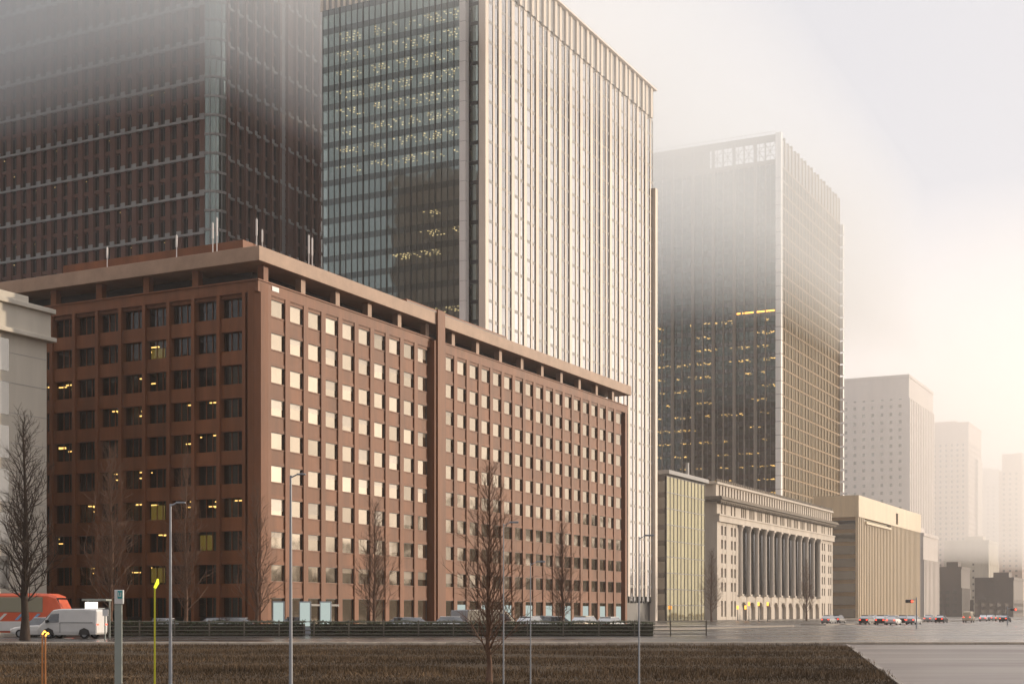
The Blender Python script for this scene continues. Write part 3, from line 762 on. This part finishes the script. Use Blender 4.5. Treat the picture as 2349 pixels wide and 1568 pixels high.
# ------------------------------------------------------------------ bare trees
M_bark = mat('bark', (.15, .088, .058), .85, .2, var=.3, scale=3, stretch=(1,1,.3))
M_barkd = mat('dark_bark', (.055, .038, .028), .85, .2, var=.3, scale=3, stretch=(1,1,.3))
def bare_tree_mesh(h, r, seed, wide=.19, lo=.16):
    g_ = random.Random(seed); tr = MB(); br = MB()
    pts = [Vector((0, 0, 0))]; n = 10
    for i in range(1, n+1): pts.append(Vector((g_.gauss(0, .05)*h/12, g_.gauss(0, .05)*h/12, h*i/n)))
    for i in range(n): tr.tube(pts[i], pts[i+1], r*(1-i/n*.93)*(1.35 if i == 0 else 1), r*(1-(i+1)/n*.93), 8, cap=False)
    def grow(p, d, L, rad, lev):
        segs = 4 if lev == 0 else 3; q = p
        for i in range(segs):
            d = (d + Vector((g_.gauss(0,.12), g_.gauss(0,.12), .13+g_.gauss(0,.08)))).normalized(); e = q + d*L/segs
            br.tube(q, e, rad*(1-i/segs*.7), rad*(1-(i+1)/segs*.7), 4, cap=False)
            if lev < 2:
                for _ in range(2 if lev == 0 else 1):
                    s = d.cross(Vector((g_.gauss(0,1), g_.gauss(0,1), g_.gauss(0,1)))).normalized()
                    grow(q+(e-q)*g_.random(), (d*.8+s*.75).normalized(), L*g_.uniform(.35, .6), rad*.5, lev+1)
            q = e
    nb = int(h*4.2)
    for i in range(nb):
        f = lo + (1-lo)*(i+.5)/nb; z = h*f; a = i*2.4+g_.random()
        L = h*wide*(1.12-f)**.75*g_.uniform(.75, 1.25)+.3
        grow(Vector((0, 0, z)), Vector((math.cos(a), math.sin(a), .75+f*.9)).normalized(), L, r*.22*(1.15-f)+.012, 0)
    return tr, br
def bare_tree(u, Y, h, r, seed, label, m=None, rot=0):
    t = thing('bare_tree', label, 'tree', at(u, Y), rot, 'bare street trees'); tr, br = bare_tree_mesh(h, r, seed, (.19, .25, .15, .22)[seed % 4], (.16, .2, .12)[seed % 3])
    tr.build('trunk', m or M_bark, t, smooth=True); br.build('crown', m or M_bark, t)
    return t
bare_tree(57, 99, 15.2, .30, 3, 'tall leafless tree in front of the orange bus', M_barkd)
T2 = bare_tree(255, 121, 15.6, .22, 5, 'leafless tree before the dark face, between bus shelter and stop sign')
bare_tree(425, 121.5, 15.2, .20, 8, 'leafless tree right of the yellow lamp trail')
bare_tree(590, 122, 12.5, .18, 11, 'leafless tree at the corner of the red brown block')
for u, Y, s, lb in ((860, 124, .72, 'small leafless tree before the middle of the window grid'),
                    (1122, 37.5, .36, 'dark leafless young tree nearest the camera, left of a thin post'),
                    (1290, 128, .62, 'small leafless tree behind the hedge near parked vans'),
                    (1632, 322, 1.0, 'leafless tree between the green glass building and the bank'),
                    (1850, 352, .95, 'leafless tree before the bank columns, right of the white corner strip')):
    o = copy_tree(T2); o.location = at(u, Y); o.scale = (s, s, s); o.rotation_euler = (0, 0, u); o['label'] = lb

# ------------------------------------------------------------------ street furniture
M_pole = mat('grey_pole', (.30, .31, .33), .45, .5, var=.12, scale=1)
M_tealp = mat('grey_green_pole', (.32, .34, .30), .5, .4, var=.12, scale=1)
M_yeltrail = mat('yellow_light_trail', (.62, .58, .03), .5, .4, var=.15, scale=1)  # this yellow stands for the light trail of the lantern
M_signw = mat('sign_white', (.72, .70, .66), .5, .4, var=.06)
M_signt = mat('sign_teal', (.05, .36, .36), .5, .4, var=.08)
M_signb = mat('sign_blue', (.20, .36, .55), .5, .4, var=.08)
def lamp_post(u, Y, vt, label, r=.045, head=True):
    p = at(u, Y, vt); h = p.z; t = thing('street_lamp', label, 'street lamp', (p.x, Y, 0), 0, 'street lamps along the plaza')
    b = MB(); b.tube((0,0,0), (0,0,.08), r*1.8, r*1.8, 12); b.tube((0,0,.08), (0,0,h), r, r*.55, 12); b.build('pole', M_pole, t, smooth=False)
    if head:
        b = MB(); b.tube((0,0,h-.05), (.16,0,h+.03), r*.5, r*.4, 6); b.box(.14, -.04, h+.01, .36, .04, h+.05); b.build('lamp_head', M_pole, t, bevel=.02)
    return t
lamp_post(667, 34, 1090, 'tall grey lamp post before the first columns of windows')
lamp_post(391, 34.3, 1155, 'grey lamp post right of the yellow lamp trail')
lamp_post(1155, 34.1, 1200, 'slim grey lamp post right of the dark tree', .02)
lamp_post(1217, 34.6, 1290, 'shortest thin grey lamp post before the window grid', .018)
lamp_post(1466, 34.4, 1230, 'thin grey lamp post before the bright tower foot', .025)
t = thing('lamp_trail_post', 'yellow green lantern with its light trail built as a slim yellow post', 'lamp', at(355, 34.2))
b = MB(); b.tube((0,0,0), (0,0,2.55), .024, .020, 10); b.tube((0,0,0), (0,0,.06), .05, .05, 10); b.build('pole', M_yeltrail, t)  # post added where the lantern's light trail runs down
b = MB(); b.tube((0,0,2.5), (.06,0,2.62), .035, .045, 8); b.tube((.06,0,2.6), (.075,0,2.72), .045, .02, 8); b.build('lantern', L_yellow, t)
t = thing('bus_stop_sign', 'white and teal bus stop sign on a wide grey green pylon', 'sign', at(273, 34.5))
b = MB(); b.box(-.10, -.04, 0, .075, .04, 2.12); b.build('pylon', M_tealp, t, bevel=.01)
b = MB(); b.box(-.10, -.05, 2.12, .11, .05, 2.46); b.build('sign_box', M_signw, t, bevel=.01)
b = MB(); b.box(-.02, -.058, 2.25, .095, -.051, 2.44); b.build('sign_face', M_signt, t)
b = MB()
for x0, z0, x1, z1 in ((.0, 2.30, .07, 2.32), (.0, 2.32, .018, 2.40), (.052, 2.32, .07, 2.40)): b.box(x0, -.064, z0, x1, -.059, z1)
b.build('bus_symbol', M_signw, t)
t = thing('bus_shelter', 'open bus shelter with a lit white panel under its flat roof', 'bus shelter', at(222, 112))
b = MB(); b.box(-.95, -.8, 2.85, .95, .8, 3.0); b.build('roof', M_tealp, t, bevel=.02)
for x in (-.85, .85):
    b = MB(); b.box(x-.05, .5, 0, x+.05, .6, 2.85); b.build('post', M_tealp, t)
b = MB(); b.box(-.75, -.55, 2.25, .2, -.45, 2.75); b.build('lit_panel', L_white, t)
b = MB(); b.box(-.85, .45, .4, .85, .48, 2.3); b.build('rear_glazing', G_dark, t)
t = thing('notice_sign', 'small white notice board on a thin post right of the shelter', 'sign', at(241, 100))
b = MB(); b.tube((0,0,0), (0,0,1.75), .05, k=8); b.build('post', M_tealp, t)
b = MB(); b.box(-.16, -.07, 1.7, .24, -.03, 2.15); b.build('board', M_signw, t)
for u, col, lb in ((639, L_panel, 'pale lit poster panel nearest the building corner'), (700, L_panel, 'pale lit poster panel in the middle of three'), (747, L_panel, 'pale lit poster panel farthest right of three')):
    t = thing('poster_panel', lb, 'poster panel', at(u, 121.5), 0, 'lit poster panels on the pavement')
    b = MB(); b.box(-.5, -.12, 0, .5, .12, 2.9); b.build('case', M_pole, t, bevel=.02)
    b = MB(); b.box(-.42, -.135, .7, .42, -.122, 2.8); b.build('poster', col, t)
def signal(u, Y, v, lb, armx=.9):
    p = at(u, Y, v); t = thing('traffic_light', lb, 'traffic light', (p.x, Y, 0), 0, 'traffic lights')
    h = p.z; b = MB(); b.tube((armx,0,0), (armx,0,h+.5), .09, .07, 8); b.tube((armx,0,h+.2), (0,0,h+.2), .04, k=6); b.build('pole', M_pole, t)
    b = MB(); b.box(-.5, -.1, h-.2, .5, .1, h+.2); b.build('signal_box', M_dark, t, bevel=.03)
    for i, m in enumerate((M_dark, M_dark, L_red)):
        b = MB(); b.tube((-.32+i*.32, -.17, h), (-.32+i*.32, -.1, h), .13, k=12); b.build('lens', m, t)
signal(2086, 180, 1378, 'traffic light showing red before the golden fins')
signal(2325, 230, 1397, 'traffic light showing red near the right edge', -1.0)
for i, (u, v, lb) in enumerate(((1692, 1393, 'lower amber lantern at the left end of the bank front'), (1710, 1393, 'second amber lantern from the left before the bank'), (1718, 1385, 'upper amber lantern third from the left before the bank'),
                                (1740, 1385, 'amber lantern fourth from the left before the bank columns'), (1761, 1385, 'amber lantern farthest right before the bank columns'))):
    p = at(u, 345, v); t = thing('lantern_post', lb, 'lantern', (p.x, 345, 0), 0, 'amber lanterns before the bank')
    b = MB(); b.tube((0,0,0), (0,0,p.z-.3), .10, .07, 8); b.build('pole', M_dark, t)
    b = MB(); b.box(-.22, -.22, p.z-.35, .22, .22, p.z+.55); b.build('lantern', L_amber, t, bevel=.05)
M_ortrail = mat('orange_paint', (.55, .22, .07), .5, .4)  # posts added in place of the van's turn signal light trails
for u, v, lb in ((97, 1446, 'left one of two turn signal light trails built as slim posts'), (104, 1450, 'right one of two turn signal light trails built as slim posts')):
    p = at(u, 34.1, v); t = thing('signal_trail_post', lb, 'lamp', (p.x, 34.1, 0), 0, 'turn signal light trails')
    b = MB(); b.tube((0,0,0), (0,0,p.z-.08), .022, .018, 10); b.build('pole', M_ortrail, t)
    b = MB(); b.tube((0,0,p.z-.085), (.05,0,p.z), .018, .018, 8); b.tube((.05,0,p.z), (.085,0,p.z-.03), .018, .014, 8); b.build('lamp_head', L_amber, t)  # added glowing tip at the head of the trail
# ------------------------------------------------------------------ vehicles
M_tyre = mat('tyre_rubber', (.02, .02, .02), .8, .2)
M_rim = mat('wheel_rim', (.35, .35, .36), .35, .5, metal=.6)
def paint(name, c): return mat(name, c, .45, .3, var=.06, scale=1)
P = {k: paint(k+'_paint', c) for k, c in dict(white=(.66, .64, .61), grey=(.30, .30, .30), dark=(.05, .045, .045), cream=(.62, .52, .38), silver=(.46, .46, .46), orange=(.62, .12, .055)).items()}
G_car = glass('car_glass', (.02, .02, .02), .3, (.9, .9, .9), .04)
def ringpts(x, prof):                                                 # cross-section at station x: (half width, z) pairs, mirrored
    return [(x, w_, z) for w_, z in prof] + [(x, -w_, z) for w_, z in reversed(prof)]
def wheels(t, xs, half, r):
    for x in xs:
        for s in (-1, 1):
            b = MB(); b.tube((0, -.11, 0), (0, .11, 0), r, k=20); o = b.build('wheel', M_tyre, t); o.location = (x, s*(half-.10), r)
            b = MB(); b.tube((0, -.115*1.05, 0), (0, .115*1.05, 0), r*.6, k=14); b.build('rim', M_rim, o)
def lights(t, xf, xr, half, zf, zr):
    for s in (-1, 1):
        b = MB(); b.box(xf-.02, s*half-.18, zf-.09, xf+.05, s*half+.18, zf+.09); b.build('headlight', L_white if False else M_signw, t)
        b = MB(); b.box(xr-.04, s*half-.12, zr-.06, xr+.03, s*half+.12, zr+.06); b.build('taillight', L_red, t)
def sedan(name, label, cat, p, high=0.0):
    t = thing(name, label, cat, group='cars on the road'); h = high
    def sec(x, w0, zb, zs_, w1, zt): return ringpts(x, [(w0*.96, zb), (w0, (zb+zs_)/2), (w0*.97, zs_), (w1, zt)])
    b = MB(); b.loft([sec(-2.2, .76, .38, .70, .66, .86+h*.5), sec(-2.05, .84, .28, .78, .72, .95+h*.7), sec(-1.2, .87, .22, .86, .8, .98), sec(0, .88, .22, .86, .8, .97), sec(.9, .87, .22, .84, .78, .93), sec(1.9, .82, .26, .70, .68, .80), sec(2.2, .70, .36, .58, .58, .68)])
    b.build('body', P[p], t, smooth=False, bevel=.05)
    def top(x, w0, zb, w1, zt): return ringpts(x, [(w0, zb), (w1, zt)])
    b = MB(); b.loft([top(-1.95-h*.2, .76, .93, .70, .95+h*.5), top(-1.25-h, .77, .95, .58, 1.36+h), top(-.2, .78, .95, .60, 1.42+h), top(.35, .77, .94, .58, 1.38+h), top(1.15, .74, .90, .68, .92)])
    b.build('windows', G_car, t)
    b = MB(); b.box(-1.3-h, -.58, 1.36+h, .35, .58, 1.44+h); b.build('roof', P[p], t, bevel=.03)
    wheels(t, (-1.35, 1.35), .86, .32); lights(t, 2.16, -2.2, .58, .62, .78); return t
def van(name, label, cat, p):
    t = thing(name, label, cat, group='cars on the road')
    def sec(x, w0, zb, zm, w1, zt): return ringpts(x, [(w0*.95, zb), (w0, zb+.25), (w0, zm), (w1, zt-.08), (w1*.9, zt)])
    b = MB(); b.loft([sec(-2.4, .80, .45, 1.1, .70, 1.98), sec(-2.32, .86, .32, 1.15, .76, 2.16), sec(-1.2, .88, .28, 1.15, .79, 2.22), sec(.6, .88, .28, 1.15, .79, 2.20), sec(1.15, .87, .28, 1.12, .77, 2.12), sec(1.62, .87, .28, 1.10, .76, 1.62), sec(2.05, .86, .30, .98, .76, 1.16), sec(2.35, .80, .36, .72, .72, .96), sec(2.44, .72, .42, .62, .66, .76)])
    b.build('body', P[p], t, bevel=.03)
    for s in (-1, 1):
        b = MB(); y = s*.885
        pl = [(.62, 1.22), (1.68, 1.20), (1.28, 1.80), (.62, 1.86)]
        ii = [(x, y-s*(z-1.15)*.115, z) for x, z in pl]; oo = [(x, yy+s*.02, z) for x, yy, z in ii]
        b.loft([ii, oo] if s < 0 else [oo, ii]); b.build('side_window', G_car, t)
        b = MB(); b.box(.50, min(s*.86, s*.895), .45, .53, max(s*.86, s*.895), 1.2); b.box(-2.1, min(s*.86, s*.895), 1.18, .5, max(s*.86, s*.895), 1.21); b.build('door_seam', M_dark, t)
        b = MB(); b.box(1.5, min(s*.9, s*1.08), 1.15, 1.6, max(s*.9, s*1.08), 1.4); b.build('mirror', M_dark, t)
    b = MB(); ws = [(1.24, .66, 2.02), (1.24, -.66, 2.02), (1.98, -.70, 1.26), (1.98, .70, 1.26)]
    b.loft([[(x+.05, y, z+.03) for x, y, z in ws], [(x-.02, y, z-.02) for x, y, z in ws]]); b.build('windscreen', G_car, t)
    for xw in (-1.45, 1.45):
        pass
    wheels(t, (-1.45, 1.45), .88, .34); lights(t, 2.38, -2.38, .62, .70, 1.05)
    for s in (-1, 1):
        for xw in (-1.45, 1.45):
            b = MB(); b.prism([(xw-.44, .0), (xw+.44, .0), (xw+.34, .36), (xw, .50), (xw-.34, .36)], 0, .1); o = b.build('wheel_arch', M_dark, t)
            o.rotation_euler = (R(90), 0, 0); o.location = (0, s*.895+.05, .30)
    return t
def place(o, u, Y, rz=0, label=None, s=1):
    p = at(u, Y); o.location = (p.x, p.y, .005); o.rotation_euler = (0, 0, rz); o.scale = (s, s, s)
    if label: o['label'] = label
    return o
v = van('delivery_van', 'white high delivery van driving left past the bus', 'van', 'white'); place(v, 166, 106, math.pi-R(12))
def bus():
    t = thing('bus', 'orange and white coach with pale side windows behind the white van', 'bus')
    LN = 9.5
    def sec(x, w0, zb, w1, zt): return ringpts(x, [(w0*.97, zb), (w0, zb+.5), (w0, 1.9), (w1, zt-.2), (w1*.85, zt)])
    b = MB(); b.loft([sec(-LN+.0, 1.15, .45, 1.10, 3.2), sec(-LN+.3, 1.24, .35, 1.18, 3.42), sec(2.6, 1.25, .35, 1.18, 3.45), sec(3.6, 1.24, .35, 1.15, 3.42), sec(4.2, 1.15, .38, 1.05, 3.2), sec(4.7, 1.05, .42, 1.0, 2.3), sec(4.85, .95, .5, .92, 1.6)])
    b.build('body', P['orange'], t, bevel=.05)
    for s in (-1, 1):
        b = MB(); b.box(-LN+.6, min(s*1.19, s*1.262), 1.95, 3.2, max(s*1.19, s*1.262), 3.15); b.build('side_window', M_busw, t, bevel=.03)
        b = MB(); b.box(-LN+.05, min(s*1.2, s*1.265), .5, 4.0, max(s*1.2, s*1.265), 1.25); b.build('lower_panel', P['white'], t)
        for q in range(9):
            b = MB(); x = -8.5+q*1.35
            b.loft([[(x, s*1.268, 1.35), (x+.25, s*1.268, 1.35), (x+.75, s*1.268, 1.85), (x+.5, s*1.268, 1.85)], [(x, s*1.25, 1.35), (x+.25, s*1.25, 1.35), (x+.75, s*1.25, 1.85), (x+.5, s*1.25, 1.85)]])
            b.build('stripe', M_signb if q % 3 else M_signw, t)
    b = MB(); b.loft([[(4.28, -1.0, 3.1), (4.28, 1.0, 3.1), (4.80, .95, 1.75), (4.80, -.95, 1.75)], [(4.1, -1.0, 3.0), (4.1, 1.0, 3.0), (4.6, .95, 1.75), (4.6, -.95, 1.75)]]); b.build('windscreen', G_car, t)
    b = MB(); b.box(-7, -.7, 3.45, -1, .7, 3.62); b.build('roof_unit', P['white'], t, bevel=.05)
    wheels(t, (-6.2, 2.6), 1.22, .48); return t
M_busw = glass('bus_glass', (.30, .26, .16), .30, (1, .95, .75), .05)
place(bus(), 22, 113, R(-4))
proto = sedan('parked_car', 'white car half hidden behind the van front', 'car', 'white', .12); place(proto, 95, 109.5, math.pi-R(8))
cars = [('grey', 'pale grey car behind the railing left of the building corner', 557, 128, 0, .05, 1), ('dark', 'dark car behind a pale grey one near the building corner', 508, 131, 0, .05, 1), ('silver', 'silver car behind the hedge right of the yellow lamp', 388, 126, 0, .0, 1),
        ('dark', 'dark car behind the hedge beside the tall lamp post', 695, 130, 0, .1, 1), ('grey', 'grey car in the middle of the hedge, left of two', 937, 133, 0, .05, 1), ('silver', 'silver car in the middle of the hedge, right of two', 958, 129, 0, .05, 1),
        ('white', 'white car just left of the beige vans', 1046, 131, 0, .15, 1), ('silver', 'silver small car right of the cream van', 1222, 132, R(60), .15, 1), ('grey', 'grey car close behind a white car right of centre', 1262, 136, 0, .2, 1),
        ('white', 'white car between a grey car and a cream hatchback', 1285, 131, 0, .15, 1), ('cream', 'cream hatchback before the last bays of the window grid', 1346, 132, R(62), .2, 1), ('white', 'white car at the far end of the window grid', 1403, 138, R(60), .1, 1)]
protos = {}
def car_of(p, h):
    k = (p, h)
    if k in protos: return copy_tree(protos[k])
    protos[k] = sedan('parked_car', 'car', 'car', p, h); return protos[k]
for p, lb, u, Y, rz, h, s in cars: place(car_of(p, h), u, Y, rz, lb)
v2 = van('parked_van', 'cream van behind the hedge right of the dark tree', 'van', 'cream'); place(v2, 1132, 134, 0)
v3 = van('parked_van', 'grey van nose to tail with the cream van', 'van', 'grey'); place(v3, 1092, 136, 0)
far = [('grey', 1902, 250, 'grey car with red tail lights before the right end of the bank'), ('dark', 1924, 262, 'dark car with red tail lights left of the golden fins'), ('dark', 1990, 240, 'dark car with red tail lights at the left edge of the golden fins'), ('silver', 2003, 262, 'silver car between two dark ones before the golden fins'),
       ('dark', 2022, 232, 'dark car with red tail lights below the golden fins'), ('silver', 2034, 280, 'silver car farthest off below the golden fins'), ('white', 2050, 226, 'white car left of the red traffic light'), ('dark', 2072, 246, 'dark car left of the traffic light pole'), ('grey', 2096, 238, 'grey car right of the red traffic light'),
       ('grey', 2133, 300, 'grey car just past the right end of the golden fins'), ('dark', 2160, 280, 'dark car before the dark low block, left one'), ('white', 2256, 330, 'white car left in the far row at right'), ('silver', 2274, 345, 'silver car in the far row at right'), ('cream', 2292, 338, 'cream car last in the far row at right'), ('dark', 2306, 300, 'dark car near the right hand traffic light')]
for p, u, Y, lb in far: place(car_of(p, .1), u, Y, ROT + rnd.uniform(-.1, .1), lb)
tr = copy_tree(v2); place(tr, 2222, 290, ROT, 'cream van with red tail lights before the dark low block')

# ------------------------------------------------------------------ park trees across the water, seen only in the windows
M_tree = mat('evergreen', (.05, .05, .025), .8, .2, var=.4, scale=.3, island=.4)
b = MB()
for i in range(2300):
    a = R(rnd.uniform(25, 105)); d = rnd.uniform(400, 500); c = Vector((math.sin(a)*d, math.cos(a)*d, 0))
    c.z = rnd.random()**.8 * (29 + 9*math.sin(a*23) + 6*math.sin(a*71))
    for q in range(4):
        n_ = Vector((rnd.gauss(0,1), rnd.gauss(0,1), rnd.gauss(0,1))).normalized(); e = n_.orthogonal().normalized(); f = n_.cross(e)
        k = rnd.uniform(1.2, 3.0); p = c + Vector((rnd.gauss(0,2), rnd.gauss(0,2), rnd.gauss(0,1.6))); b.quad(p-e*k, p-f*k*.6, p+e*k, p+f*k*.6)
for i in range(186):
    a = R(24+i*.46); p = Vector((math.sin(a)*505, math.cos(a)*505, 0)); e = Vector((math.cos(a), -math.sin(a), 0))*2.4; hh = 9+rnd.random()*9
    b.quad(p-e, p+e, p+e*.7+Vector((0,0,hh)), p-e*.6+Vector((0,0,hh+rnd.gauss(0,2))))
tag(b.build('park_trees', M_tree), 'dark park treeline far to the right of the street', 'treeline', kind='stuff')

# ------------------------------------------------------------------ air: thin haze everywhere, mist added to whiten the tower tops, one over the far end of the street
b = MB(); b.box(-900, -60, -1, 1100, 1450, 240); tag(b.build('haze', volume('haze_air', (1, .98, .96), .0002, .6)), 'thin pale haze over the whole street', 'haze', kind='stuff')
def street_box(name, s0, s1, l0, l1, z0, z1, vol, label):
    S = Vector((STREET[0], STREET[1], 0)); L = Vector((STREET[1], -STREET[0], 0)); b = MB()
    p = [S*s0+L*l0, S*s0+L*l1, S*s1+L*l1, S*s1+L*l0]; b.prism([(q.x, q.y) for q in p], z0, z1)
    return tag(b.build(name, vol), label, 'mist', kind='stuff')
street_box('mist', 150, 556, -262, -104, 100, 166, volume('mist_air', (.97, .995, 1), .008, .0), 'added bank of pale mist whitening the tower tops')
street_box('mist', 640, 1400, -420, -60, 31, 190, volume('far_mist_air', (1, .98, .95), .0034, .25), 'warm pale mist over the far end of the street')
street_box('mist', 190, 300, -262, -160, 103, 166, volume('thick_mist_air', (.97, .995, 1), .014, .0), 'thicker added mist whitening the brown brick tower')
